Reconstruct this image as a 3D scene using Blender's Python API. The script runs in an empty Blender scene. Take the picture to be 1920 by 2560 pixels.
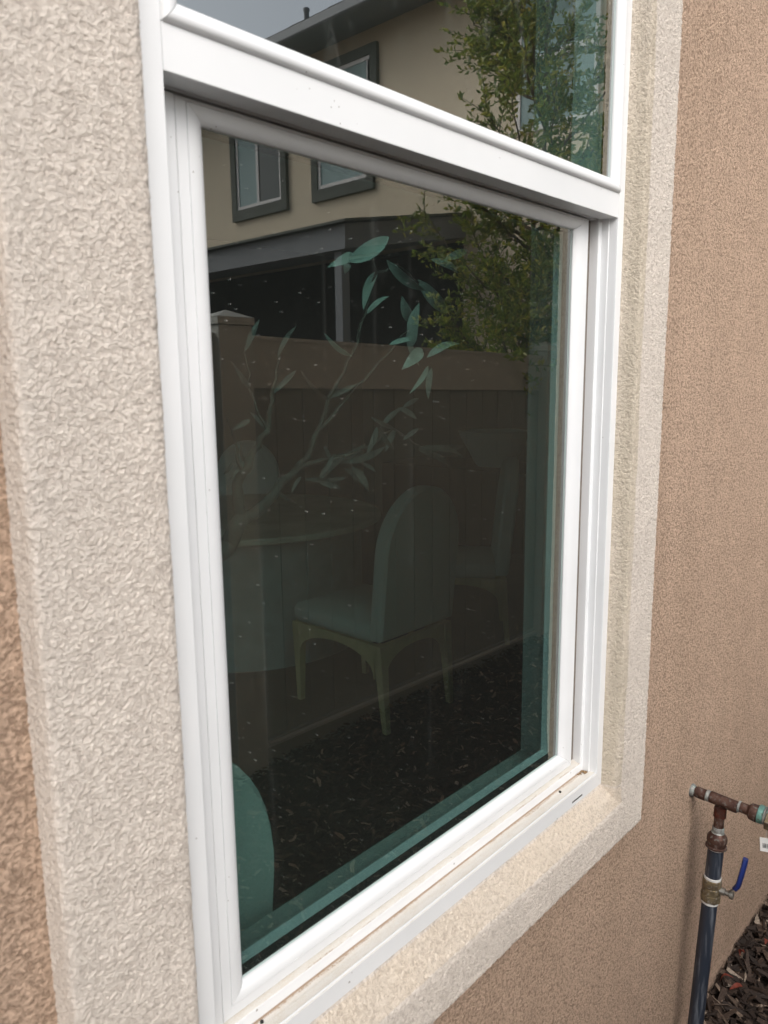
import bpy, math, random
import numpy as np
from mathutils import Vector, Matrix, noise as mnoise
random.seed(7); RNG = np.random.default_rng(7)
S = bpy.context.scene
COL = S.collection
# ------------------------------------------------------------------ camera
CP = np.array([-0.3651, -0.6034, 1.6799])
yaw, pitch, roll, FPX = 0.74691, 0.16981, -0.01113, 1900.6
def basis():
    cy, sy, cp, sp = math.cos(yaw), math.sin(yaw), math.cos(pitch), math.sin(pitch)
    f = np.array([cy*cp, sy*cp, -sp]); r = np.array([sy, -cy, 0.0]); u = np.cross(r, f)
    c, s = math.cos(roll), math.sin(roll)
    return c*r + s*u, -s*r + c*u, f
BR, BU, BF = basis()
cd = bpy.data.cameras.new('camera'); cam = bpy.data.objects.new('camera', cd); COL.objects.link(cam)
M = Matrix.Identity(4)
for i in range(3):
    M[i][0] = BR[i]; M[i][1] = BU[i]; M[i][2] = -BF[i]; M[i][3] = CP[i]
cam.matrix_world = M
cd.sensor_fit = 'VERTICAL'; cd.sensor_height = 36.0; cd.lens = 36.0*FPX/2560
cd.clip_start = 0.02; cd.clip_end = 1500
cd.dof.use_dof = True; cd.dof.focus_distance = 2.3; cd.dof.aperture_fstop = 10.0
S.camera = cam
# ------------------------------------------------------------------ world, sun, exposure
W = bpy.data.worlds.new('World'); S.world = W; W.use_nodes = True
nt = W.node_tree; nt.nodes.clear()
SUN_EL, SUN_AZ = math.radians(43), math.radians(208)      # azimuth clockwise from +y
sky = nt.nodes.new('ShaderNodeTexSky'); sky.sky_type = 'NISHITA'; sky.sun_disc = False
sky.sun_elevation = SUN_EL; sky.sun_rotation = SUN_AZ; sky.dust_density = 4.0; sky.air_density = 1.0; sky.ozone_density = 1.0
hs = nt.nodes.new('ShaderNodeHueSaturation'); hs.inputs['Saturation'].default_value = 0.40
bg = nt.nodes.new('ShaderNodeBackground'); bg.inputs['Strength'].default_value = 0.15
wo = nt.nodes.new('ShaderNodeOutputWorld')
nt.links.new(sky.outputs[0], hs.inputs['Color']); nt.links.new(hs.outputs[0], bg.inputs['Color']); nt.links.new(bg.outputs[0], wo.inputs[0])
sd = bpy.data.lights.new('sun', 'SUN'); sun = bpy.data.objects.new('sun', sd); COL.objects.link(sun)
sd.energy = 0.7; sd.angle = math.radians(40); sd.color = (1.0, 0.975, 0.94)
sv = Vector((math.sin(SUN_AZ)*math.cos(SUN_EL), math.cos(SUN_AZ)*math.cos(SUN_EL), math.sin(SUN_EL)))
sun.rotation_euler = sv.to_track_quat('Z', 'Y').to_euler(); sun.location = (0, -3, 8)
S.view_settings.view_transform = 'Standard'; S.view_settings.look = 'None'
S.view_settings.gamma = 1; S.view_settings.use_curve_mapping = False
S.view_settings.exposure = 0.58
S.render.engine = 'CYCLES'
cy = S.cycles
cy.use_denoising = True; cy.max_bounces = 12; cy.transparent_max_bounces = 16; cy.diffuse_bounces = 6; cy.glossy_bounces = 5
cy.caustics_reflective = False; cy.caustics_refractive = False
try: cy.denoiser = 'OPENIMAGEDENOISE'
except Exception: pass

# ------------------------------------------------------------------ helpers
def ray(dx, dy):          # direction through a point of the photograph (1659 px wide copy)
    px, py = dx/0.864, dy/0.864
    return BF + BR*(px-960)/FPX - BU*(py-1280)/FPX
def at(dx, dy, y):        # the point of the vertical plane y = const seen there
    d = ray(dx, dy); return CP + d*((y-CP[1])/d[1])

class MB:
    def __init__(s): s.v = []; s.f = []; s.mi = []
    def add(s, vs, fs, mi=0):
        o = len(s.v); s.v += [tuple(map(float, v)) for v in vs]; s.f += [tuple(i+o for i in f) for f in fs]; s.mi += [mi]*len(fs); return s
    def box(s, a, b, bev=0.0, mi=0):
        x0, x1 = sorted((a[0], b[0])); y0, y1 = sorted((a[1], b[1])); z0, z1 = sorted((a[2], b[2]))
        if bev <= 0:
            vs = [(x0,y0,z0),(x1,y0,z0),(x1,y1,z0),(x0,y1,z0),(x0,y0,z1),(x1,y0,z1),(x1,y1,z1),(x0,y1,z1)]
            return s.add(vs, [(0,3,2,1),(4,5,6,7),(0,1,5,4),(1,2,6,5),(2,3,7,6),(3,0,4,7)], mi)
        c = bev; vs = []; idx = {}
        for ix, X in enumerate((x0, x1)):
            for iy, Y in enumerate((y0, y1)):
                for iz, Z in enumerate((z0, z1)):
                    sx, sy, sz = (1-2*ix)*c, (1-2*iy)*c, (1-2*iz)*c
                    for k, p in enumerate(((X, Y+sy, Z+sz), (X+sx, Y, Z+sz), (X+sx, Y+sy, Z))):
                        idx[(ix,iy,iz,k)] = len(vs); vs.append(p)
        fs = []
        g = lambda *k: idx[k]
        for i in (0,1):
            fs.append((g(i,0,0,0),g(i,1,0,0),g(i,1,1,0),g(i,0,1,0)))
            fs.append((g(0,i,0,1),g(1,i,0,1),g(1,i,1,1),g(0,i,1,1)))
            fs.append((g(0,0,i,2),g(1,0,i,2),g(1,1,i,2),g(0,1,i,2)))
        for a_ in (0,1):
            for b_ in (0,1):
                fs.append((g(a_,b_,0,0),g(a_,b_,1,0),g(a_,b_,1,1),g(a_,b_,0,1)))
                fs.append((g(a_,0,b_,0),g(a_,1,b_,0),g(a_,1,b_,2),g(a_,0,b_,2)))
                fs.append((g(0,a_,b_,1),g(1,a_,b_,1),g(1,a_,b_,2),g(0,a_,b_,2)))
                for c_ in (0,1): fs.append((g(a_,b_,c_,0),g(a_,b_,c_,1),g(a_,b_,c_,2)))
        s.add(vs, fs, mi); s.fix = True; return s
    def tube(s, pts, rad, n=10, caps=True, mi=0):
        pts = [Vector(p) for p in pts]; m = len(pts)
        if not hasattr(rad, '__len__'): rad = [rad]*m
        vs = []; prev = None
        for i, p in enumerate(pts):
            t = (pts[min(i+1, m-1)] - pts[max(i-1, 0)]).normalized()
            if prev is None: a = t.orthogonal().normalized()
            else:
                a = prev - t*prev.dot(t)
                a = a.normalized() if a.length > 1e-6 else t.orthogonal().normalized()
            prev = a; b = t.cross(a)
            for k in range(n):
                th = 2*math.pi*k/n; vs.append(p + (a*math.cos(th)+b*math.sin(th))*rad[i])
        fs = [(i*n+k, i*n+(k+1) % n, (i+1)*n+(k+1) % n, (i+1)*n+k) for i in range(m-1) for k in range(n)]
        if caps: fs += [tuple(reversed(range(n))), tuple((m-1)*n+k for k in range(n))]
        return s.add(vs, fs, mi)
    def lathe(s, p0, axis, prof, n=24, mi=0):      # prof: (distance along axis, radius)
        p0 = Vector(p0); ax = Vector(axis).normalized(); a = ax.orthogonal().normalized(); b = ax.cross(a); vs = []
        for (h, r) in prof:
            for k in range(n):
                th = 2*math.pi*k/n; vs.append(p0 + ax*h + (a*math.cos(th)+b*math.sin(th))*r)
        m = len(prof)
        fs = [(i*n+k, i*n+(k+1) % n, (i+1)*n+(k+1) % n, (i+1)*n+k) for i in range(m-1) for k in range(n)]
        fs += [tuple(reversed(range(n))), tuple((m-1)*n+k for k in range(n))]
        return s.add(vs, fs, mi)
    def prism(s, poly, axis, a, b, mi=0):          # poly 2-D extruded along axis from a to b
        def P(u, v, w):
            return {'x': (w, u, v), 'y': (u, w, v), 'z': (u, v, w)}[axis]
        n = len(poly); vs = [P(u, v, a) for u, v in poly] + [P(u, v, b) for u, v in poly]
        fs = [tuple(range(n)), tuple(reversed(range(n, 2*n)))] + [(i, n+i, n+(i+1) % n, (i+1) % n) for i in range(n)]
        s.fix = True
        return s.add(vs, fs, mi)

def root_of(o):
    while o is not None and o.parent is not None: o = o.parent
    return o
def link(name, me, parent=None, smooth=None):
    o = bpy.data.objects.new(name, me); COL.objects.link(o)
    if parent is not None: o.parent = parent
    return o
def build(name, mb, mat, parent=None, smooth=0, fix=None, base=None):
    me = bpy.data.meshes.new(name)
    off = Vector(base) if base is not None else (root_of(parent).location if parent is not None else Vector((0, 0, 0)))
    me.from_pydata([(v[0]-off[0], v[1]-off[1], v[2]-off[2]) for v in mb.v], [], mb.f)
    for m in (mat if isinstance(mat, (list, tuple)) else [mat]): me.materials.append(m)
    if any(mb.mi): me.polygons.foreach_set('material_index', mb.mi)
    import bmesh
    bm = bmesh.new(); bm.from_mesh(me); bmesh.ops.recalc_face_normals(bm, faces=bm.faces)
    if smooth:
        for f in bm.faces: f.smooth = True
        for e in bm.edges:
            if len(e.link_faces) == 2 and e.calc_face_angle(0) > math.radians(smooth): e.smooth = False
    bm.to_mesh(me); bm.free()
    o = link(name, me, parent)
    if parent is None and base is not None: o.location = off
    return o
def grid_mesh(name, co, faces, mat, parent=None):   # big smooth meshes through numpy
    me = bpy.data.meshes.new(name); co = np.asarray(co, dtype=np.float32); faces = np.asarray(faces, dtype=np.int32)
    if parent is not None: co = co - np.array(root_of(parent).location, dtype=np.float32)
    k = faces.shape[1]
    me.vertices.add(len(co)); me.vertices.foreach_set('co', co.ravel())
    me.loops.add(faces.size); me.loops.foreach_set('vertex_index', faces.ravel())
    me.polygons.add(len(faces)); me.polygons.foreach_set('loop_start', np.arange(0, faces.size, k, dtype=np.int32))
    me.polygons.foreach_set('use_smooth', np.ones(len(faces), dtype=bool))
    me.update(calc_edges=True); me.materials.append(mat)
    return link(name, me, parent)
def empty(name, loc, label, cat, group=None):
    o = bpy.data.objects.new(name, None); COL.objects.link(o); o.location = loc; o.empty_display_size = 0.1
    o['label'] = label; o['category'] = cat
    if group: o['group'] = group
    return o
def tag(o, label=None, cat=None, group=None, kind=None):
    for k, v in (('label', label), ('category', cat), ('group', group), ('kind', kind)):
        if v: o[k] = v
    return o

# ------------------------------------------------------------------ materials
class NT:
    def __init__(s, name):
        s.m = bpy.data.materials.new(name); s.m.use_nodes = True; s.t = s.m.node_tree; s.n = s.t.nodes; s.l = s.t.links
        s.b = s.n['Principled BSDF']; s.out = s.n['Material Output']
        s.tc = s.n.new('ShaderNodeTexCoord')
    def noise(s, scale, detail=3, rough=0.55, vec=None, dim=None, dist=0.0):
        x = s.n.new('ShaderNodeTexNoise'); x.inputs['Scale'].default_value = scale; x.inputs['Detail'].default_value = detail
        x.inputs['Roughness'].default_value = rough; x.inputs['Distortion'].default_value = dist
        s.l.new(vec or s.tc.outputs['Object'], x.inputs['Vector']); return x.outputs[0]
    def voro(s, scale, vec=None, feature='F1', out='Distance', rnd=1.0):
        x = s.n.new('ShaderNodeTexVoronoi'); x.feature = feature; x.inputs['Scale'].default_value = scale
        x.inputs['Randomness'].default_value = rnd
        s.l.new(vec or s.tc.outputs['Object'], x.inputs['Vector']); return x.outputs[out]
    def mapv(s, scale=(1,1,1), rot=(0,0,0), loc=(0,0,0)):
        x = s.n.new('ShaderNodeMapping'); x.inputs['Scale'].default_value = scale; x.inputs['Rotation'].default_value = rot
        x.inputs['Location'].default_value = loc
        s.l.new(s.tc.outputs['Object'], x.inputs['Vector']); return x.outputs[0]
    def ramp(s, fac, stops, interp='LINEAR'):
        x = s.n.new('ShaderNodeValToRGB'); e = x.color_ramp.elements; x.color_ramp.interpolation = interp
        while len(e) < len(stops): e.new(0.5)
        for i, (p, c) in enumerate(stops):
            e[i].position = p; e[i].color = (c, c, c, 1) if not hasattr(c, '__len__') else (*c[:3], 1)
        s.l.new(fac, x.inputs[0]); return x.outputs[0]
    def math(s, op, a, b=None, c=None, clamp=False):
        x = s.n.new('ShaderNodeMath'); x.operation = op; x.use_clamp = clamp
        for i, v in enumerate((a, b, c)):
            if v is None: continue
            if hasattr(v, 'links'): s.l.new(v, x.inputs[i])
            else: x.inputs[i].default_value = v
        return x.outputs[0]
    def mix(s, fac, a, b, blend='MIX'):
        x = s.n.new('ShaderNodeMix'); x.data_type = 'RGBA'; x.blend_type = blend
        for inp, v in ((x.inputs[0], fac), (x.inputs[6], a), (x.inputs[7], b)):
            if hasattr(v, 'links'): s.l.new(v, inp)
            elif hasattr(v, '__len__'): inp.default_value = (*v[:3], 1)
            else: inp.default_value = v
        return x.outputs[2]
    def sep(s):
        x = s.n.new('ShaderNodeSeparateXYZ'); s.l.new(s.tc.outputs['Object'], x.inputs[0]); return x.outputs
    def bump(s, h, strength=0.5, dist=0.001):
        x = s.n.new('ShaderNodeBump'); x.inputs['Strength'].default_value = strength; x.inputs['Distance'].default_value = dist
        s.l.new(h, x.inputs['Height']); s.l.new(x.outputs[0], s.b.inputs['Normal']); return x
    def set(s, color=None, rough=None, metal=None, spec=None):
        for k, v in (('Base Color', color), ('Roughness', rough), ('Metallic', metal), ('Specular IOR Level', spec)):
            if v is None: continue
            if hasattr(v, 'links'): s.l.new(v, s.b.inputs[k])
            elif hasattr(v, '__len__'): s.b.inputs[k].default_value = (*v[:3], 1)
            else: s.b.inputs[k].default_value = v
        return s
def simple(name, color, rough=0.6, metal=0.0, var=0.12, nscale=8.0, bump=0.0, bscale=60, bdist=0.002, spec=None):
    t = NT(name); n = t.noise(nscale, 4)
    dark = tuple(c*(1-var) for c in color); lite = tuple(min(1, c*(1+var)) for c in color)
    t.set(t.ramp(n, [(0.3, dark), (0.7, lite)]), rough, metal, spec)
    if bump: t.bump(t.noise(bscale, 3), bump, bdist)
    return t.m

def stucco(name, color, pit, disp=True, scale=215.0, amp=0.0016, blotch=None):
    t = NT(name)
    n1 = t.noise(scale*1.05, 5.0, 0.70)
    n2 = t.noise(scale*0.45, 2, 0.5)
    v = t.voro(scale*0.62, vec=t.mapv((1, 1, 1), loc=(.3, .1, .7)), feature='SMOOTH_F1')
    n3 = t.noise(14, 3)
    h = t.math('ADD', t.math('ADD', t.math('MULTIPLY', n1, 0.66), t.math('MULTIPLY', n2, 0.18)), t.math('MULTIPLY', t.math('SUBTRACT', 0.62, v), 0.30))
    hh = t.ramp(h, [(0.36, 0.0), (0.45, 0.42), (0.54, 0.76), (0.66, 1.0)])
    base = t.mix(t.ramp(n3, [(0.35, 0.0), (0.7, 1.0)]), tuple(c*0.95 for c in color), tuple(min(1, c*1.04) for c in color))
    col = t.mix(t.ramp(hh, [(0.0, 1.0), (0.6, 0.0)]), base, pit)
    if blotch:
        mask = blotch(t)
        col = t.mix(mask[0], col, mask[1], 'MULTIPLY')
    sand = t.ramp(t.noise(scale*4.5, 2, 0.7), [(0.38, 0.0), (0.62, 1.0)])
    col = t.mix(t.math('MULTIPLY', sand, 0.11), col, (0.25, 0.2, 0.16), 'MULTIPLY')
    t.set(col, 0.97, spec=0.06)
    if disp:
        d = t.n.new('ShaderNodeDisplacement'); d.inputs['Midlevel'].default_value = 0.7; d.inputs['Scale'].default_value = amp
        low = t.noise(26, 2)
        hs_ = t.math('ADD', hh, t.math('MULTIPLY', t.math('SUBTRACT', low, 0.5), 0.9))
        t.l.new(hs_, d.inputs['Height']); t.l.new(d.outputs[0], t.out.inputs['Displacement']); t.m.displacement_method = 'BOTH'
    else:
        t.bump(hh, 1.0, amp)
    return t.m

def trim_blotch(t):       # dusty cream on the sloping ledge under the window, shading of the rounded right return painted in as a streaky darker band
    x, y, z = t.sep()
    n = t.noise(9, 3)
    a = t.math('MULTIPLY', t.math('LESS_THAN', z, 0.926), t.math('GREATER_THAN', y, -0.029))
    a = t.math('MULTIPLY', a, t.ramp(n, [(0.25, 0.55), (0.6, 1.0)]))
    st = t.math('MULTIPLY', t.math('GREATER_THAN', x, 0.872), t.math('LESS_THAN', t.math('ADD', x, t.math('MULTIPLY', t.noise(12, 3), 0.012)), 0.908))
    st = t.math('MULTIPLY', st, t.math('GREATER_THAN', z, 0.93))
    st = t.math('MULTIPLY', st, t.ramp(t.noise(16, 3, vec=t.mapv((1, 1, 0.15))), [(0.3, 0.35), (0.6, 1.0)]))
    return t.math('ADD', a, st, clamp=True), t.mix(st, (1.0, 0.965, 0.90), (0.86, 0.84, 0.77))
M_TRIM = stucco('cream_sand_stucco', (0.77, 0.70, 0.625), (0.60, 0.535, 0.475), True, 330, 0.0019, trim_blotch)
def wall_blotch(t):
    n = t.noise(3.0, 4, vec=t.mapv((2.2, 1, 0.5)))
    return t.ramp(n, [(0.40, 0.0), (0.70, 0.75)]), (0.90, 0.895, 0.88)
M_WALL = stucco('tan_sand_stucco', (0.74, 0.54, 0.405), (0.42, 0.295, 0.215), False, 300, 0.0032, wall_blotch)

def vinyl(name, dirt=False):
    t = NT(name)
    n = t.noise(5, 3)
    c = t.ramp(n, [(0.3, (0.73, 0.745, 0.755)), (0.7, (0.79, 0.80, 0.81))])
    x, y, z = t.sep()
    fl = t.voro(70, vec=t.mapv((1, 1, 1)))
    spots = t.math('MULTIPLY', t.math('LESS_THAN', fl, 0.10 if dirt else 0.055), t.math('GREATER_THAN', t.noise(11, 2), 0.57))
    c = t.mix(t.math('MULTIPLY', spots, 0.75), c, (0.16, 0.13, 0.10))
    if dirt:
        fine = t.noise(900, 3, 0.7); mid = t.noise(38, 4, 0.6, vec=t.mapv((1, 3, 3)))
        geo = t.n.new('ShaderNodeNewGeometry'); sx = t.n.new('ShaderNodeSeparateXYZ'); t.l.new(geo.outputs['Normal'], sx.inputs[0])
        up = t.ramp(sx.outputs[2], [(0.5, 0.0), (0.8, 1.0)])
        sp = t.math('MULTIPLY', t.ramp(t.math('ADD', fine, t.math('MULTIPLY', t.math('SUBTRACT', mid, 0.5), 0.5)), [(0.46, 0.0), (0.60, 1.0)]), up)
        c = t.mix(t.math('MULTIPLY', sp, 0.60), c, (0.52, 0.41, 0.29))
        c = t.mix(t.math('MULTIPLY', up, 0.6), c, (0.60, 0.55, 0.47))
        # brown water line in the corner of the track
        wob = t.math('MULTIPLY', t.math('SUBTRACT', t.noise(30, 4, vec=t.mapv((1, 0.1, 0.1))), 0.5), 0.008)
        dd = t.math('ABSOLUTE', t.math('SUBTRACT', t.math('ADD', y, wob), 0.0262))
        wide = t.ramp(t.noise(7, 3, vec=t.mapv((1, .2, .2), loc=(3, 0, 0))), [(0.35, 0.0), (0.75, 1.0)])
        m = t.math('LESS_THAN', dd, t.math('ADD', 0.0005, t.math('MULTIPLY', wide, 0.0062)))
        br = t.ramp(t.noise(420, 4, 0.7), [(0.35, 1.0), (0.62, 0.0)])
        core = t.math('LESS_THAN', t.math('ABSOLUTE', t.math('SUBTRACT', y, 0.0277)), 0.00055)
        m2 = t.math('MAXIMUM', t.math('MULTIPLY', t.math('MULTIPLY', m, br), up), t.math('MULTIPLY', t.math('MULTIPLY', t.math('LESS_THAN', t.math('ABSOLUTE', t.math('SUBTRACT', y, 0.0270)), 0.0015), t.math('LESS_THAN', z, 0.9575)), 0.85))
        c = t.mix(t.math('MULTIPLY', m2, 0.85), c, (0.27, 0.15, 0.065))
    t.set(c, 0.34, spec=0.45)
    if dirt: t.bump(t.noise(300, 3), 0.25, 0.0006)
    else: t.bump(t.noise(2.5, 2), 0.15, 0.003)
    return t.m
M_VINYL = vinyl('white_vinyl'); M_SILL = vinyl('dusty_white_vinyl', True)
M_GAP = simple('grey_brown_weatherstrip', (0.16, 0.13, 0.11), 0.9, nscale=60)
M_SPACER = simple('dull_dark_spacer', (0.040, 0.034, 0.031), 0.65, 0.0, nscale=200)
M_BLACK = simple('black_void', (0.01, 0.01, 0.01), 0.8)

def glass(name, tint, refl, dust=0.0, grime=0.0):
    t = NT(name); t.n.remove(t.b)
    tr = t.n.new('ShaderNodeBsdfTransparent'); tr.inputs[0].default_value = (*tint, 1)
    gl = t.n.new('ShaderNodeBsdfGlossy'); gl.inputs['Roughness'].default_value = 0.0; gl.inputs[0].default_value = (0.98, 1.0, 0.97, 1)
    fr = t.n.new('ShaderNodeFresnel'); fr.inputs[0].default_value = 1.5
    geo = t.n.new('ShaderNodeNewGeometry')
    f = t.math('ADD', t.math('MULTIPLY', fr.outputs[0], 0.5), refl, clamp=True)
    f = t.math('MULTIPLY', f, t.math('SUBTRACT', 1.0, geo.outputs['Backfacing']))
    mx = t.n.new('ShaderNodeMixShader'); t.l.new(f, mx.inputs[0]); t.l.new(tr.outputs[0], mx.inputs[1]); t.l.new(gl.outputs[0], mx.inputs[2])
    last = mx.outputs[0]
    if dust:
        df = t.n.new('ShaderNodeBsdfDiffuse'); df.inputs[0].default_value = (0.8, 0.8, 0.76, 1)
        d1 = t.voro(150, vec=t.mapv((1, 0.01, 1)))
        cc = t.voro(150, vec=t.mapv((1, 0.01, 1)), out='Color')
        s_ = t.n.new('ShaderNodeSeparateColor'); t.l.new(cc, s_.inputs[0])
        zz = t.sep()[2]
        dens = t.ramp(t.math('ADD', t.math('MULTIPLY', zz, -0.9), 1.92), [(0.0, 0.0), (0.12, 0.35), (0.3, 0.75)])
        rad = t.math('MULTIPLY', t.math('MULTIPLY', s_.outputs[0], s_.outputs[0]), 0.11)
        spot = t.math('MULTIPLY', t.math('LESS_THAN', d1, rad), t.math('LESS_THAN', s_.outputs[1], t.math('MULTIPLY', dens, 1.0)))
        d2 = t.voro(21, vec=t.mapv((1, 0.01, 0.6), loc=(.3, 0, .2)))
        c2 = t.voro(21, vec=t.mapv((1, 0.01, 0.6), loc=(.3, 0, .2)), out='Color')
        s2 = t.n.new('ShaderNodeSeparateColor'); t.l.new(c2, s2.inputs[0])
        big = t.math('MULTIPLY', t.math('LESS_THAN', d2, 0.032), t.math('LESS_THAN', s2.outputs[0], 0.012))
        run = t.ramp(t.noise(60, 2, vec=t.mapv((1, 0.01, 0.02))), [(0.62, 0.0), (0.75, 1.0)])
        fac = t.math('ADD', t.math('MULTIPLY', spot, dust), t.math('MULTIPLY', big, 0.95))
        fac = t.math('ADD', fac, t.math('MULTIPLY', run, 0.014), clamp=True)
        m2 = t.n.new('ShaderNodeMixShader'); t.l.new(fac, m2.inputs[0]); t.l.new(last, m2.inputs[1]); t.l.new(df.outputs[0], m2.inputs[2]); last = m2.outputs[0]
    if grime:
        df = t.n.new('ShaderNodeBsdfDiffuse'); df.inputs[0].default_value = (0.8, 0.82, 0.78, 1)
        v = t.mapv((2.2, 0.01, 0.8), rot=(0, 0.45, 0))
        r1 = t.ramp(t.noise(9, 6, 0.75, vec=v, dist=1.6), [(0.56, 0.0), (0.60, 1.0), (0.64, 0.0)])
        r2 = t.ramp(t.noise(3, 3), [(0.45, 0.0), (0.65, 1.0)])
        g = t.math('ADD', t.math('MULTIPLY', t.math('MULTIPLY', r1, r2), grime), 0.006, clamp=True)
        m3 = t.n.new('ShaderNodeMixShader'); t.l.new(g, m3.inputs[0]); t.l.new(last, m3.inputs[1]); t.l.new(df.outputs[0], m3.inputs[2]); last = m3.outputs[0]
    t.l.new(last, t.out.inputs[0]); return t.m
M_GLASS_O = glass('coated_outer_glass', (0.67, 0.775, 0.76), 0.205, 0.30, 0.012)
M_GLASS_U = glass('coated_upper_glass', (0.67, 0.78, 0.765), 0.33, 0.0, 0.09)
M_GLASS_I = glass('inner_glass', (0.94, 0.98, 0.975), 0.0)

# ------------------------------------------------------------------ our house
H0 = 0.93; WW = 0.88; HH = 1.98; RAIL0 = 1.0098; RAIL1 = 1.0482
house = empty('stucco_house', (0, 0, 0), 'tan stucco house wall with a cream trimmed white window', 'house')
def wall_with_hole(x0, x1, z0, z1, y0, y1, hx0, hx1, hz0, hz1):
    m = MB()
    xs = [x0, hx0, hx1, x1]; zs = [z0, hz0, hz1, z1]; V = {}
    for k, y in enumerate((y0, y1)):
        for i in range(4):
            for j in range(4): V[(i, j, k)] = (xs[i], y, zs[j])
    keys = list(V); ix = {q: n for n, q in enumerate(keys)}; fs = []
    for k in (0, 1):
        for i in range(3):
            for j in range(3):
                if (i, j) == (1, 1): continue
                fs.append((ix[(i,j,k)], ix[(i+1,j,k)], ix[(i+1,j+1,k)], ix[(i,j+1,k)]))
    for i in range(3):
        fs.append((ix[(i,0,0)], ix[(i+1,0,0)], ix[(i+1,0,1)], ix[(i,0,1)])); fs.append((ix[(i,3,0)], ix[(i+1,3,0)], ix[(i+1,3,1)], ix[(i,3,1)]))
        fs.append((ix[(0,i,0)], ix[(0,i+1,0)], ix[(0,i+1,1)], ix[(0,i,1)])); fs.append((ix[(3,i,0)], ix[(3,i+1,0)], ix[(3,i+1,1)], ix[(3,i,1)]))
    a = [ix[(1,1,0)], ix[(2,1,0)], ix[(2,2,0)], ix[(1,2,0)]]; b = [ix[(1,1,1)], ix[(2,1,1)], ix[(2,2,1)], ix[(1,2,1)]]
    for n in range(4): fs.append((a[n], a[(n+1) % 4], b[(n+1) % 4], b[n]))
    m.add([V[q] for q in keys], fs); return m
build('wall', wall_with_hole(-2.6, 6.3, 0.058, 6.1, 0.004, 0.080, -0.0015, WW+0.0015, H0-0.0015, H0+HH+0.0015), M_WALL, house)
M_FOOT = stucco('painted_foundation', (0.70, 0.505, 0.38), (0.42, 0.295, 0.215), False, 235, 0.002)
build('foundation', MB().box((-2.6, 0.0075, -0.3), (6.3, 0.0790, 0.0565)), M_FOOT, house)
M_DRY = simple('painted_drywall', (0.36, 0.37, 0.35), 0.8, var=0.03, bump=0.2, bscale=250)
# trim round the window: one displaced sheet
def trim():
    def rr(profile, n):         # resample a polyline evenly
        p = np.array(profile); d = np.r_[0, np.cumsum(np.linalg.norm(np.diff(p, axis=0), axis=1))]
        s = np.linspace(0, d[-1], n); return np.c_[np.interp(s, d, p[:, 0]), np.interp(s, d, p[:, 1])]
    def rnd(c0, c1, c2, r, k=5):   # rounded corner at c1
        a = np.array(c0)-np.array(c1); b = np.array(c2)-np.array(c1); a = a/np.linalg.norm(a); b = b/np.linalg.norm(b)
        P0 = np.array(c1)+a*r; P2 = np.array(c1)+b*r
        return [tuple((1-t)**2*P0+2*t*(1-t)*np.array(c1)+t*t*P2) for t in np.linspace(0, 1, k)]
    N = 150
    def prof(v_in, v_out, start):
        A, B, C, D = (start, 0.0015), (v_in, -0.032), (v_out, -0.032), (v_out, 0.0075)
        return rr([(start, 0.0045), A] + rnd(A, B, C, 0.007) + rnd(B, C, D, 0.007) + [D], N)
    pl = prof(0.0190, 0.137, 0.0005); pr = prof(0.0050, 0.123, -0.0005); pb = prof(0.045, 0.118, 0.0005); pt = prof(0.045, 0.118, 0.0005)
    zt = H0 + HH; side = []
    yb = (pl[:, 1]*0.5+pb[:, 1]*0.5); yb2 = (pr[:, 1]*0.5+pb[:, 1]*0.5)
    BL = np.c_[-pl[:, 0], yb, H0-pb[:, 0]]; BRc = np.c_[WW+pr[:, 0], yb2, H0-pb[:, 0]]
    TL = np.c_[-pl[:, 0], yb, zt+pt[:, 0]]; TR = np.c_[WW+pr[:, 0], yb2, zt+pt[:, 0]]
    def side_(a, b, py, axis, m, first):
        t = np.linspace(0, 1, m)[:-1]
        P = a[None]*(1-t)[:, None, None] + b[None]*t[:, None, None]
        # away from the corner the depth profile of this side rules
        L = np.linalg.norm(b[0]-a[0]); e = np.minimum(t, 1-t)*L; w = np.clip(e/0.10, 0, 1)
        P[:, :, 1] = P[:, :, 1]*(1-w)[:, None] + py[None, :]*w[:, None]
        return P
    parts = [side_(TL, BL, pl[:, 1], 2, 1500, 1), side_(BL, BRc, pb[:, 1], 0, 520, 0), side_(BRc, TR, pr[:, 1], 2, 900, 0), side_(TR, TL, pt[:, 1], 0, 120, 0)]
    P = np.concatenate(parts); m = len(P)
    idx = np.arange(m*N).reshape(m, N); nx = np.roll(idx, -1, axis=0)
    F = np.stack([idx[:, :-1], idx[:, 1:], nx[:, 1:], nx[:, :-1]], -1).reshape(-1, 4)
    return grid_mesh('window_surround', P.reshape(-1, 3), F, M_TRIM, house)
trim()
# roof eave high above (out of the picture)
M_SHINGLE = simple('dark_roof_tile', (0.075, 0.072, 0.07), 0.85, var=0.3, nscale=5)
build('roof', MB().prism([(-0.55, 6.0), (-0.55, 6.12), (4.0, 7.7), (4.0, 7.58), (-0.2, 6.11)], 'x', -2.9, 6.36), M_SHINGLE, house)

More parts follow.
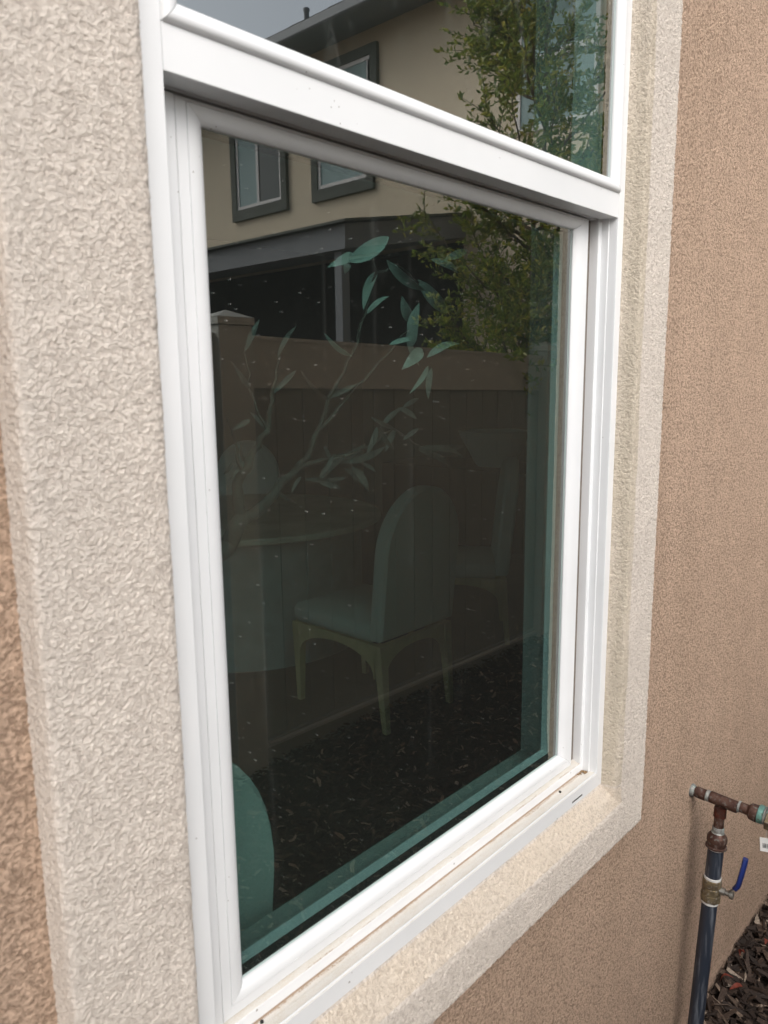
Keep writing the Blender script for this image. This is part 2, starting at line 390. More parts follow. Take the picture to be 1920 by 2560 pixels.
# ---- the window (a part of the house; its pieces are sub-parts)
def ring_piece(side, rect, prof, gap=0.0002):
    """rect = (x0, x1, z0, z1) outer edge; prof = closed list of (u_side, u_bottom, u_top, y)."""
    x0, x1, z0, z1 = rect; m = MB(); A = []; B = []
    for (us, ub, ut, y) in prof:
        c = {'bl': (x0+us, y, z0+ub), 'br': (x1-us, y, z0+ub), 'tl': (x0+us, y, z1-ut), 'tr': (x1-us, y, z1-ut)}
        a, b = {'left': ('bl', 'tl'), 'right': ('br', 'tr'), 'bottom': ('bl', 'br'), 'top': ('tl', 'tr')}[side]
        A.append(Vector(c[a])); B.append(Vector(c[b]))
    ax = 2 if side in ('left', 'right') else 0
    for p in A: p[ax] += gap
    for p in B: p[ax] -= gap
    n = len(prof); vs = A+B
    fs = [tuple(range(n)), tuple(range(n, 2*n))] + [(i, n+i, n+(i+1) % n, (i+1) % n) for i in range(n)]
    m.add(vs, fs); return m
win = build('window', MB().box((0.0005, 0.0145, H0+0.0005), (0.0195, 0.079, H0+HH-0.0005)).box((WW-0.0195, 0.0145, H0+0.0005), (WW-0.0005, 0.079, H0+HH-0.0005))
            .box((0.0197, 0.0145, H0+0.0005), (WW-0.0197, 0.079, H0+0.0190)).box((0.0197, 0.0145, H0+HH-0.0195), (WW-0.0197, 0.079, H0+HH-0.0005)), M_VINYL, house)
FR = (0.0, WW, H0, H0+HH)
face = [(0, 0, 0, 0.0), (0.0193, 0.0268, 0.0193, 0.0), (0.0200, 0.0276, 0.02, 0.0008), (0.0200, 0.0276, 0.02, 0.0140), (0, 0, 0, 0.0140)]
face = [(0.0006, 0.0006, 0.0006, 0.0), face[1], face[2], face[3], (0, 0, 0, 0.014), (0, 0, 0, 0.0006)]
for sd_, nm in (('left', 'jamb'), ('right', 'jamb'), ('bottom', 'sill'), ('top', 'head_jamb')):
    build(nm, ring_piece(sd_, FR, face), M_SILL if sd_ == 'bottom' else M_VINYL, win, 30)
# recessed lower track (jambs and sill)
TRK = (0.0, WW, H0, H0+RAIL0+0.0045)
trk = [(0.0203, 0.0292, 0.0, 0.0022), (0.0210, 0.0284, 0.0, 0.0146), (0.0226, 0.0262, 0.0, 0.0152), (0.0226, 0.0262, 0.0, 0.0276),
       (0.0232, 0.0405, 0.0, 0.0282), (0.0305, 0.0412, 0.0, 0.0285), (0.0310, 0.0420, 0.0, 0.0292), (0.0310, 0.0452, 0.0, 0.0470), (0.0560, 0.0500, 0.0, 0.0480), (0.0560, 0.0500, 0.0, 0.0795),
       (0.0200, 0.0200, 0.0, 0.0795), (0.0200, 0.0200, 0.0, 0.0022)]
for sd_, nm in (('left', 'jamb_track'), ('right', 'jamb_track'), ('bottom', 'sill_track')):
    p = ring_piece(sd_, TRK, trk, 0.0002)
    build(nm, p, M_SILL if sd_ == 'bottom' else M_VINYL, win, 30)
# small raised lip of the sill groove
build('sill_lip', MB().prism([(0.0008, H0+0.0280), (0.0018, H0+0.0306), (0.0028, H0+0.0280)], 'x', 0.0203, WW-0.0203), M_SILL, win)
# meeting rail
zr0, zr1 = H0+RAIL0, H0+RAIL1
mr = [(0.0, zr0+0.0007), (0.0007, zr0), (0.0140, zr0), (0.0142, zr0+0.0022), (0.0160, zr0+0.0030), (0.0162, zr0+0.0012), (0.0285, zr0+0.0012), (0.0287, zr0+0.0030), (0.0350, zr0+0.0032), (0.0352, zr0+0.0006), (0.0790, zr0+0.0006), (0.0790, zr1+0.012), (0.032, zr1+0.012), (0.032, zr1-0.0004), (0.0, zr1-0.0004)]
build('meeting_rail', MB().prism(mr, 'x', 0.0202, WW-0.0202), M_VINYL, win)
# upper fixed light: rounded glazing beads
UP = (0.0203, WW-0.0203, zr1, H0+HH-0.0203)
bead = []
for k in range(9):
    a = k/8*math.pi/2; bead.append((0.0002+0.0205*math.sin(a)*1.0, 0.0062 - 0.0098*math.cos(a)**0.75 if k < 8 else 0.0062))
bead = [(0.0, 0.0062), (0.0, 0.0), (0.0012, -0.0030), (0.0035, -0.0044), (0.0070, -0.0046), (0.0110, -0.0034), (0.0145, -0.0010), (0.0175, 0.0022), (0.0195, 0.0052), (0.0200, 0.0068), (0.0200, 0.0290), (0.0, 0.0290)]
bp = [(u, u*1.05, u, y) for u, y in bead]
for sd_ in ('left', 'right', 'bottom', 'top'):
    build('glazing_bead', ring_piece(sd_, UP, bp, 0.00035), M_VINYL, win, 40)
def pane(name, x0, x1, z0, z1, y, mat, th=0.003):
    return build(name, MB().box((x0, y, z0), (x1, y+th, z1)), mat, win)
ux0, ux1, uz0, uz1 = UP[0]+0.0195, UP[1]-0.0195, UP[2]+0.0205, UP[3]-0.0195
pane('outer_glass', ux0-0.004, ux1+0.004, uz0-0.004, uz1+0.004, 0.0075, M_GLASS_U)
pane('inner_glass', ux0-0.004, ux1+0.004, uz0-0.004, uz1+0.004, 0.0235, M_GLASS_I)
def ring_bar(name, rect, t, y0, y1, mat):
    x0, x1, z0, z1 = rect
    m = MB().box((x0, y0, z0), (x0+t, y1, z1)).box((x1-t, y0, z0), (x1, y1, z1)).box((x0+t, y0, z0), (x1-t, y1, z0+t)).box((x0+t, y0, z1-t), (x1-t, y1, z1))
    return build(name, m, mat, win)
ring_bar('spacer', (ux0-0.0028, ux1+0.0028, uz0-0.0028, uz1+0.0028), 0.0045, 0.0108, 0.0232, M_SPACER)
# inner depth of the upper frame
ring_bar('inner_frame', (0.0203, WW-0.0203, zr1+0.0125, H0+HH-0.0203), 0.019, 0.0295, 0.0790, M_VINYL)
# lower sash
SX0, SX1, SZ0, SZ1 = 0.0525, WW-0.0525, H0+0.0457, H0+1.0080
SR = (SX0, SX1, SZ0, SZ1)
def lerp(a, b, t): return a+(b-a)*t
sp = [(0, 0, 0, 0.0361), (0.0005, 0.0005, 0.0005, 0.0355), (0.0112, 0.0128, 0.0028, 0.0355), (0.0113, 0.0129, 0.0029, 0.0368), (0.0121, 0.0137, 0.0037, 0.0368), (0.0122, 0.0138, 0.0038, 0.0350)]
for k in range(1, 8):
    a = k/7; s_ = math.sin(a*math.pi/2); yy = 0.0350 + 0.0095*(1-math.cos(a*math.pi/2))**1.1
    sp.append((lerp(0.0123, 0.0335, s_*0.55+a*0.45), lerp(0.0139, 0.0282, s_*0.55+a*0.45), lerp(0.0039, 0.0190, s_*0.55+a*0.45), yy))
g = sp[-1]; sp += [(g[0], g[1], g[2], 0.0800), (0, 0, 0, 0.0800)]
for sd_, nm in (('left', 'sash_stile'), ('right', 'sash_stile'), ('bottom', 'sash_rail'), ('top', 'sash_rail')):
    build(nm, ring_piece(sd_, SR, sp, 0.00025), M_VINYL, win, 28)
gx0, gx1, gz0, gz1 = SX0+g[0], SX1-g[0], SZ0+g[1], SZ1-g[2]
pane('outer_glass', gx0-0.004, gx1+0.004, gz0-0.004, gz1+0.004, 0.0462, M_GLASS_O)
pane('inner_glass', gx0-0.004, gx1+0.004, gz0-0.004, gz1+0.004, 0.0620, M_GLASS_I)
ring_bar('spacer', (gx0-0.0025, gx1+0.0025, gz0-0.0025, gz1+0.0025), 0.0045, 0.0494, 0.0618, M_SPACER)
# weatherstrip in the slot between sash and track
build('filler_strip', MB().box((0.0322, 0.0340, H0+0.046), (0.0510, 0.0440, H0+RAIL0-0.002), 0.0006), M_VINYL, win)
build('weatherstrip', MB().box((WW-0.0524, 0.0440, H0+0.046), (WW-0.0312, 0.0465, H0+RAIL0)), M_GAP, win)
# inner window track and little holes
ring_bar('inner_track', (0.0203, WW-0.0203, H0+0.0203, H0+1.050), 0.030, 0.0802, 0.0870, M_VINYL)
build('weep_slot', MB().box((0.770, -0.0004, H0+0.0080), (0.806, 0.003, H0+0.0104)), M_BLACK, win)
for hx, hy in ((0.094, 0.0215), (0.760, 0.0190)):
    build('screw_hole', MB().lathe((hx, hy, H0+0.0265), (0, 0, 1), [(0, 0.0022), (0.0019, 0.0022)], 14), M_BLACK, win)
# a smudge of dried mud in the lower right corner of the track
mud = MB()
for k in range(26):
    a = Vector((WW-0.0245-abs(random.gauss(0, .010)), random.uniform(0.016, 0.0272), H0+0.0274)); r = random.uniform(0.0006, 0.0026)
    mud.lathe(a, (random.uniform(-.2, .2), random.uniform(-.2, .2), 1), [(0, r), (r*0.35, r*0.7), (r*.5, r*.2)], 7)
build('dried_mud', mud, simple('dried_mud', (0.22, 0.14, 0.07), 0.95, nscale=300), win)

# ------------------------------------------------------------------ the room behind the glass
M_FLOOR = simple('dark_wood_floor', (0.09, 0.062, 0.045), 0.35, var=0.3, nscale=4)
M_RWALL = simple('room_paint', (0.22, 0.22, 0.20), 0.85, var=0.04)
FZ = 0.15; RX0, RX1, RY0, RY1, RZ1 = -2.4, 6.2, 0.165, 5.8, 2.85
iw = wall_with_hole(RX0, RX1, FZ, RZ1, 0.0875, 0.165, 0.0195, WW-0.0195, H0+0.0195, RZ1-0.02)
# the inner leaf stops a little above the window head
iw = wall_with_hole(RX0, RX1, FZ, 3.05, 0.0875, 0.165, 0.0195, WW-0.0195, H0+0.0195, H0+HH-0.0195)
tag(build('room_wall', iw, M_DRY), kind='structure')
tag(build('room_floor', MB().box((RX0, 0.0805, FZ-0.1), (RX1, RY1, FZ-0.002)), M_FLOOR), kind='structure')
tag(build('room_ceiling', MB().box((RX0-.05, 0.081, 3.052), (RX1+.05, RY1+.05, 3.12)), simple('white_ceiling', (0.8, 0.8, 0.78), 0.9, var=0.02)), kind='structure')
# unseen side wall; its wide patio door is added to bring daylight in
sw = MB().box((RX0-.15, 0.1655, FZ-0.1), (RX0-0.001, 1.2, 3.05)).box((RX0-.15, 4.4, FZ-0.1), (RX0-0.001, RY1, 3.05)).box((RX0-.15, 1.2, 2.45), (RX0-0.001, 4.4, 3.05)).box((RX0-.15, 1.2, FZ-0.1), (RX0-0.001, 4.4, FZ))
tag(build('room_wall', sw, M_RWALL), kind='structure')
pd = empty('added_patio_door', (RX0-.08, 2.8, FZ), 'unseen white framed glass patio door added in the side wall to light the room', 'door')
for y in (1.2, 2.77, 4.34): build('added_door_stile', MB().box((RX0-.11, y, FZ), (RX0-.06, y+.06, 2.45)), M_VINYL, pd)
for y in (1.261, 2.831): build('pane', MB().box((RX0-.09, y, FZ), (RX0-.084, y+1.508, 2.45)), M_GLASS_I, pd)  # panes of the added patio door
tag(build('room_wall', MB().box((RX1+.001, 0.0805, FZ-0.1), (RX1+.1, RY1, 3.05)), M_RWALL), kind='structure')
tag(build('room_wall', MB().box((RX0-.1, RY1+.001, FZ-0.1), (RX1+.1, RY1+.1, 3.05)), M_RWALL), kind='structure')

M_UPH = simple('pale_woven_upholstery', (0.56, 0.58, 0.54), 0.95, var=0.06, nscale=300, bump=0.4, bscale=600, bdist=0.001)
M_WOOD = simple('light_oak', (0.60, 0.45, 0.23), 0.5, var=0.15, nscale=14)
def make_chair():
    root = empty('dining_chair', (0, 0, 0), 'x', 'chair', 'dining chairs behind the glass')
    w, d = 0.25, 0.29            # half width, half depth; the chair faces +y
    # backrest: an arch, slightly leaning
    out = [(-w, 0.42)] + [(-w*math.cos(a)*1.0, 0.80+0.28*math.sin(a)) for a in np.linspace(0, math.pi, 25)] + [(w, 0.42)]
    inn = []; m = MB(); n = len(out); rings = []
    for (yy, sc) in ((-0.012, 0.965), (0.0, 1.0), (0.055, 1.0), (0.070, 0.955)):
        r = []
        for (x, z) in out:
            zc = 0.75; zz = zc+(z-zc)*sc; r.append((x*sc, -d+yy-(zz-0.45)*0.10, zz))
        rings.append(r)
    vs = [p for r in rings for p in r]; fs = [tuple(range(n)), tuple(range(3*n, 4*n))]
    for q in range(3):
        for i in range(n): fs.append((q*n+i, q*n+(i+1) % n, (q+1)*n+(i+1) % n, (q+1)*n+i))
    m.add(vs, fs); build('backrest', m, M_UPH, root, 35)
    build('seat', MB().box((-w, -d+0.05, 0.40), (w, d, 0.49), 0.022), M_UPH, root, 50)
    def arch(half, z1, z0, t0):   # apron board with an arched underside
        top = [(-half, z1), (half, z1)]
        bot = [(half*math.cos(a), z0+(z1-0.035-z0)*math.sin(a)**0.8) for a in np.linspace(0, math.pi, 17)]
        return top+bot
    for s in (-1, 1):
        build('apron', MB().prism(arch(d-0.045, 0.399, 0.24, 0), 'x', s*(w-0.004), s*(w-0.028)), M_WOOD, root)
        build('apron', MB().prism(arch(w-0.045, 0.399, 0.24, 0), 'y', s*(d-0.004), s*(d-0.028)), M_WOOD, root)
        for q in (-1, 1):
            lg = MB(); x, y = s*(w-0.024), q*(d-0.024); e = 0.035 if q < 0 else 0.0
            a = 0.0235; b = 0.013
            vs = [(x-a, y-a, .399), (x+a, y-a, .399), (x+a, y+a, .399), (x-a, y+a, .399), (x-b, y-b-e, 0), (x+b, y-b-e, 0), (x+b, y+b-e, 0), (x-b, y+b-e, 0)]
            lg.add(vs, [(0,1,2,3),(7,6,5,4),(0,4,5,1),(1,5,6,2),(2,6,7,3),(3,7,4,0)]); build('leg', lg, M_WOOD, root)
    return root
def dup(root, loc, rz, label):
    r = root.copy(); COL.objects.link(r); r.location = loc; r.rotation_euler = (0, 0, rz); r['label'] = label
    for ch in list(root.children):
        c = ch.copy(); COL.objects.link(c); c.parent = r
        for gch in ch.children:
            q = gch.copy(); COL.objects.link(q); q.parent = c
    return r
c0 = make_chair()
c0.location = (2.165, 1.83, FZ); c0['label'] = 'arch backed dining chair seen from behind in the middle of the lower pane'
dup(c0, (3.25, 2.15, FZ), math.radians(38), 'dining chair to the right of the middle one, half hidden by the window edge')
far = dup(c0, (3.15, 4.08, FZ), math.radians(140), 'dining chair on the far side of the round table, behind the branches')
dup(c0, (0.028, 0.56, FZ), math.radians(3), 'dining chair close inside the lower left corner of the glass, green tinted curve')
M_PALE = simple('brightened_white', (0.86, 0.88, 0.85), 0.95, var=0.03, nscale=300)  # far chair fabric whitened to stand in for light at the back
for ch in far.children:
    if ch.name.startswith(('backrest', 'seat')): ch.material_slots[0].link = 'OBJECT'; ch.material_slots[0].material = M_PALE; ch['label'] = 'upholstery whitened to look lit'
tb = empty('dining_table', (2.42, 3.12, FZ), 'large round table with a drum base behind the dining chairs', 'table')
tm = MB().lathe((2.42, 3.12, FZ+0.71), (0, 0, 1), [(0, 0.80), (0.008, 0.82), (0.030, 0.82), (0.038, 0.812)], 72)
build('tabletop', tm, simple('table_veneer', (0.85, 0.77, 0.62), 0.35, var=0.15, nscale=5), tb, 40)
build('pedestal', MB().lathe((2.42, 3.12, FZ), (0, 0, 1), [(0, 0.70), (0.70, 0.70)], 72), simple('table_drum', (0.5, 0.5, 0.49), 0.5), tb, 40)
sb = empty('sideboard', (5.3, 3.3, FZ), 'dark low sideboard against the far end of the room', 'sideboard')
build('cabinet', MB().box((4.9, 2.6, FZ+0.10), (5.7, 4.3, FZ+0.78), 0.01), simple('dark_walnut', (0.06, 0.04, 0.03), 0.5), sb)
for lx, ly in ((4.96, 2.66), (5.64, 2.66), (4.96, 4.24), (5.64, 4.24)):
    build('leg', MB().box((lx-.03, ly-.03, FZ), (lx+.03, ly+.03, FZ+0.099)), M_WOOD, sb)
bo = MB(); bc = (5.25, 3.25, FZ+0.781)
bo.lathe(bc, (0, 0, 1), [(0, .15), (0.02, .17), (0.26, .30), (0.31, .32), (0.312, .300), (0.26, .28), (0.04, .14), (0.035, .02)], 40)
tag(build('bowl', bo, M_PALE, None, 40, base=bc), 'wide pale bowl standing on the sideboard, high at the right of the lower pane', 'bowl')
# red cable lying on the inner sill
pts = [(0.03, 0.17, H0+0.021), (0.06, 0.13, H0+0.024), (0.11, 0.105, H0+0.030), (0.17, 0.094, H0+0.024), (0.215, 0.096, H0+0.023)]
tag(build('cable', MB().tube(pts, 0.0022, 8), simple('red_plastic', (0.5, 0.03, 0.03), 0.4), None, 60), 'thin red cable on the inside sill at the lower left corner of the glass', 'cable')
# artificial olive branch plant
PL = (-0.42, 0.62, FZ)
plant = empty('olive_plant', PL, 'tall potted olive plant with pale green leaves just inside the glass', 'plant')
M_BARK = simple('grey_bark', (0.115, 0.095, 0.08), 0.9, var=0.35, nscale=45, bump=0.8, bscale=120, bdist=0.003)
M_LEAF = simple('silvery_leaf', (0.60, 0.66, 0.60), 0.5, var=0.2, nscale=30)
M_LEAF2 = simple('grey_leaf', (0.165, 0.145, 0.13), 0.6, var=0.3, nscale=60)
build('pot', MB().lathe(PL, (0, 0, 1), [(0, .15), (0.02, .155), (0.36, .20), (0.38, .205), (0.382, .185), (0.33, .18)], 32), M_DRY, plant, 40)
YP = 0.55
def A(x, y, j=0.0): return Vector(at(x, y, YP+j))
def wig(pts, amp, n=5):
    o = []
    for a, b in zip(pts[:-1], pts[1:]):
        for k in range(n):
            p = a.lerp(b, k/n); o.append(p+Vector(mnoise.noise_vector(p*40))*amp)
    o.append(pts[-1]); return o
tr = [Vector((PL[0], PL[1], FZ+0.33)), Vector((-0.30, 0.60, 0.75)), Vector((0.02, 0.57, 1.08)), A(430, 1240), A(485, 1188), A(520, 1120)]
tp = wig(tr, 0.012); build('trunk', MB().tube(tp, [lerp(0.024, 0.0155, i/(len(tp)-1)) for i in range(len(tp))], 12), M_BARK, plant, 60)
def br(pts, r0, r1):
    P = wig([A(*p) for p in pts], 0.007); build('branch', MB().tube(P, [lerp(r0, r1, i/(len(P)-1)) for i in range(len(P))], 8), M_BARK, plant, 60)
br([(520, 1125), (513, 1075), (522, 1020), (545, 985), (575, 930, .02), (590, 850, .04), (605, 770, .06)], .0125, .002)
br([(520, 1125), (560, 1098), (590, 1065), (620, 1030), (665, 1000), (740, 985, .03)], .0140, .003)
br([(615, 1040), (660, 990), (685, 935), (712, 860), (760, 770), (790, 680), (812, 590), (800, 545)], .006, .002)
br([(690, 925), (760, 850, .03), (820, 780, .04), (880, 715, .04), (900, 690, .03)], .004, .0015)
br([(740, 985, .03), (800, 960, .03), (850, 925, .02), (905, 962, .01)], .004, .0015)
br([(812, 590), (860, 575, .03), (905, 610, .04)], .003, .0015)
br([(522, 1020), (505, 960), (490, 900)], .004, .0012)
br([(575, 930, .02), (540, 840, .04), (528, 760, .05)], .003, .0012)
LF = [(752, 566, 840, 512, 36), (762, 548, 708, 577, 20), (752, 570, 745, 591, 16), (835, 562, 918, 628, 24), (903, 604, 966, 676, 30), (815, 585, 785, 668, 22),
      (895, 700, 868, 640, 26), (893, 745, 905, 655, 30), (912, 754, 868, 798, 26), (922, 772, 992, 742, 20), (932, 795, 925, 862, 14), (925, 790, 885, 850, 12),
      (905, 965, 1005, 962, 15), (905, 970, 1003, 990, 15), (903, 972, 975, 1010, 15), (852, 925, 832, 976, 14), (822, 925, 852, 972, 15), (815, 922, 790, 985, 13),
      (690, 1037, 762, 975, 20), (700, 1012, 790, 958, 18), (742, 1000, 832, 965, 17), (760, 1008, 796, 1062, 18), (745, 1012, 790, 1047, 15), (690, 1042, 738, 1056, 13), (655, 1035, 720, 1045, 12),
      (530, 985, 496, 1035, 10), (503, 998, 483, 1025, 9), (528, 1000, 520, 955, 8), (880, 715, 905, 790, 14), (840, 745, 890, 735, 12),
      (760, 770, 700, 720, 13), (712, 860, 770, 830, 12), (712, 862, 650, 800, 11), (790, 680, 840, 640, 13), (600, 770, 640, 705, 12), (690, 1030, 720, 985, 11), (705, 1035, 750, 1030, 10), (780, 1000, 812, 1020, 10), (870, 950, 905, 925, 10), (905, 968, 955, 1000, 11), (720, 1000, 700, 965, 10), (650, 1030, 630, 1065, 9), (600, 1060, 640, 1085, 9),
      (590, 850, 640, 800, 12), (528, 760, 560, 690, 13), (540, 840, 500, 780, 11), (860, 880, 900, 905, 13),
      (820, 925, 870, 880, 12), (870, 880, 905, 860, 10), (850, 925, 800, 900, 10), (960, 560, 1010, 540, 18), (930, 560, 990, 590, 18), (540, 905, 500, 930, 12), (575, 930, 540, 890, 12)]
for i, (x0, y0, x1, y1, wd) in enumerate(LF):
    j = random.uniform(-0.03, 0.06)
    a = A(x0, y0, j); b = A(x1, y1, j+random.uniform(-.02, .02)); ax = (b-a); L = ax.length; ax.normalize()
    view = (Vector(CP)-a).normalized(); sdv = ax.cross(view).normalized(); nr = sdv.cross(ax).normalized()
    hw = wd/2/0.864/FPX*(Vector(CP)-a).dot(Vector(-BF)); m = MB(); vs = []; K = 8
    tilt = random.uniform(-.15, .15) if i < 3 else random.uniform(-.7, .7); sdv = (sdv*math.cos(tilt)+nr*math.sin(tilt)); nr = sdv.cross(ax).normalized()
    for k in range(K+1):
        t = k/K; w_ = hw*max(0.04, math.sin(math.pi*t**0.8)**0.75); c = a+ax*L*t+nr*(0.10*L*math.sin(math.pi*t))
        vs += [c-sdv*w_+nr*w_*0.25, c, c+sdv*w_+nr*w_*0.25]
    vs += [v+nr*(-0.0008) for v in vs]
    q = 3*(K+1); fs = []
    for k in range(K):
        for e in (0, 1):
            fs.append((3*k+e, 3*k+e+1, 3*k+e+4, 3*k+e+3)); fs.append((q+3*k+e, q+3*k+e+1, q+3*k+e+4, q+3*k+e+3))
        fs.append((3*k, 3*k+3, q+3*k+3, q+3*k)); fs.append((3*k+2, 3*k+5, q+3*k+5, q+3*k+2))
    fs += [(0, 1, q+1, q), (1, 2, q+2, q+1), (3*K, 3*K+1, q+3*K+1, q+3*K), (3*K+1, 3*K+2, q+3*K+2, q+3*K+1)]
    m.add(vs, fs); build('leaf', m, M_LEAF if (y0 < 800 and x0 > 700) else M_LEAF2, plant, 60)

# ------------------------------------------------------------------ ground and mulch
M_SOIL = simple('dark_soil', (0.045, 0.033, 0.026), 0.98, var=0.4, nscale=30, bump=1.0, bscale=90, bdist=0.01)
gr = MB().add([(-600, -600, -0.015), (600, -600, -0.015), (600, 600, -0.015), (-600, 600, -0.015)], [(0, 1, 2, 3)])
tag(build('ground', gr, M_SOIL), kind='structure')
def chips(n, x0, x1, y0, y1, lmin, lmax, layers, cmat, name):
    r = RNG; L = r.uniform(lmin, lmax, n)**1.0; w = L*r.uniform(0.12, 0.38, n); w = np.minimum(w, 0.017); th = r.uniform(0.0012, 0.005, n)
    cx = r.uniform(x0, x1, n); cy_ = r.uniform(y0, y1, n)
    cy_ = np.minimum(cy_, 0.004 - np.abs(r.normal(0, .006, n)) + (cy_ < -0.05)*1.0)
    cz = r.uniform(0.0, layers, n)**1.0
    yw = r.uniform(0, 2*math.pi, n); pt = r.normal(0, 0.28, n); rl = r.normal(0, 0.5, n)
    bend = r.normal(0, 0.08, n)*L
    # 3 cross sections, 4 verts each, tapering ends
    V = np.zeros((n, 12, 3)); tp0 = r.uniform(0.3, 1.0, n); tp1 = r.uniform(0.2, 1.0, n)
    for s_, (t, tp_) in enumerate(((-.5, tp0), (0.05, np.ones(n)), (.5, tp1))):
        for c, (a, b) in enumerate(((-.5, -.5), (.5, -.5), (.5, .5), (-.5, .5))):
            V[:, s_*4+c, 0] = L*t; V[:, s_*4+c, 1] = w*a*tp_ + (bend if s_ == 1 else 0)
            V[:, s_*4+c, 2] = th*b*(0.5+0.5*tp_) + (np.abs(bend)*0.5 if s_ == 1 else 0)
    V += r.normal(0, 0.0007, V.shape)
    c_, s__ = np.cos(rl)[:, None], np.sin(rl)[:, None]; y, z = V[:, :, 1]*c_-V[:, :, 2]*s__, V[:, :, 1]*s__+V[:, :, 2]*c_; V[:, :, 1], V[:, :, 2] = y, z
    c_, s__ = np.cos(pt)[:, None], np.sin(pt)[:, None]; x, z = V[:, :, 0]*c_-V[:, :, 2]*s__, V[:, :, 0]*s__+V[:, :, 2]*c_; V[:, :, 0], V[:, :, 2] = x, z
    c_, s__ = np.cos(yw)[:, None], np.sin(yw)[:, None]; x, y = V[:, :, 0]*c_-V[:, :, 1]*s__, V[:, :, 0]*s__+V[:, :, 1]*c_; V[:, :, 0], V[:, :, 1] = x, y
    V[:, :, 0] += cx[:, None]; V[:, :, 1] += cy_[:, None]; V[:, :, 2] += cz[:, None]
    over = np.maximum(V[:, :, 1].max(1)-0.003, 0)*(cy_ > -0.5); V[:, :, 1] -= over[:, None]
    f = []
    for s_ in (0, 4):
        for k in range(4): f.append((s_+k, s_+(k+1) % 4, s_+4+(k+1) % 4, s_+4+k))
    f += [(3, 2, 1, 0), (8, 9, 10, 11)]; f = np.array(f)
    F = (np.arange(n)[:, None, None]*12 + f[None]).reshape(-1, 4)
    o = grid_mesh(name, V.reshape(-1, 3), F, cmat); o.data.polygons.foreach_set('use_smooth', np.zeros(len(F), dtype=bool))
    at_ = o.data.attributes.new('chip', 'FLOAT', 'FACE'); at_.data.foreach_set('value', np.repeat(r.random(n), len(f)).astype(np.float32))
    return o
t = NT('bark_chips'); an = t.n.new('ShaderNodeAttribute'); an.attribute_name = 'chip'
cc = t.ramp(an.outputs['Fac'], [(0.0, (0.022, 0.014, 0.010)), (0.45, (0.042, 0.027, 0.020)), (0.72, (0.075, 0.048, 0.034)), (0.88, (0.13, 0.09, 0.065)), (0.955, (0.30, 0.22, 0.16)), (0.99, (0.52, 0.43, 0.34))])
grain = t.noise(220, 3, vec=t.mapv((1, 1, 1)))
t.set(t.mix(t.ramp(grain, [(0.35, 0.0), (0.65, 1.0)]), cc, t.mix(0.55, cc, (0.02, 0.012, 0.008))), 0.8); t.bump(grain, 0.8, 0.002); M_CHIP = t.m
tag(chips(9500, 1.0, 3.3, -0.75, 0.0, 0.012, 0.075, 0.030, M_CHIP, 'bark_mulch'), 'dark shredded bark mulch along the foot of the tan wall', 'mulch', kind='stuff')
tag(chips(26000, -0.8, 5.2, -2.1, -0.70, 0.012, 0.055, 0.028, M_CHIP, 'bark_mulch'), 'dark bark mulch between the house and the fence, seen mirrored in the glass', 'mulch', kind='stuff')
# dry red leaves
M_RED = simple('dry_red_leaf', (0.19, 0.035, 0.018), 0.7, var=0.4, nscale=60)
def red_leaf(x, y, z, L, w, yw, pt, label):
    m = MB(); vs = []; K = 6
    R = Matrix.Translation((x, y, z)) @ Matrix.Rotation(yw, 4, 'Z') @ Matrix.Rotation(pt, 4, 'Y') @ Matrix.Rotation(0.3, 4, 'X')
    for k in range(K+1):
        q = k/K; ww = w*max(.05, math.sin(math.pi*q)**.8)
        for e in (-1, 0, 1): vs.append(R @ Vector((L*(q-.5), e*ww, 0.35*ww*abs(e)+0.012*math.sin(3*q))))
    n = len(vs); vs += [v-Vector((0, 0, 0.0007)) for v in vs]; fs = []
    for k in range(K):
        for e in (0, 1):
            fs += [(3*k+e, 3*k+e+1, 3*k+e+4, 3*k+e+3), (n+3*k+e, n+3*k+e+1, n+3*k+e+4, n+3*k+e+3)]
        fs += [(3*k, 3*k+3, n+3*k+3, n+3*k), (3*k+2, 3*k+5, n+3*k+5, n+3*k+2)]
    fs += [(0, 1, n+1, n), (1, 2, n+2, n+1), (3*K, 3*K+1, n+3*K+1, n+3*K), (3*K+1, 3*K+2, n+3*K+2, n+3*K+1)]
    m.add(vs, fs); tag(build('dry_leaf', m, M_RED, None, 60, base=(x, y, z)), label, 'leaf', 'dry red leaves on the mulch')
def on_ground(px, py, z=0.03):
    d = ray(px*0.864, py*0.864); return CP + d*((z-CP[2])/d[2])
for (px, py, L, w, yw, pt, lb) in ((1826, 2372, .030, .006, 1.0, 1.0, 'red dry leaf standing on edge in the mulch, uppermost near the wall'), (1790, 2435, .036, .006, 2.1, .5, 'curled red leaf on the mulch close to the wall, left of the others'),
                                  (1840, 2470, .045, .006, -.5, .1, 'long dark red leaf lying flat in the mulch'), (1912, 2358, .028, .006, .3, .4, 'small orange red leaf in the mulch at the right edge')):
    p = on_ground(px, py, 0.038); red_leaf(p[0], min(p[1], -0.03), p[2], L, w, yw, pt, lb)

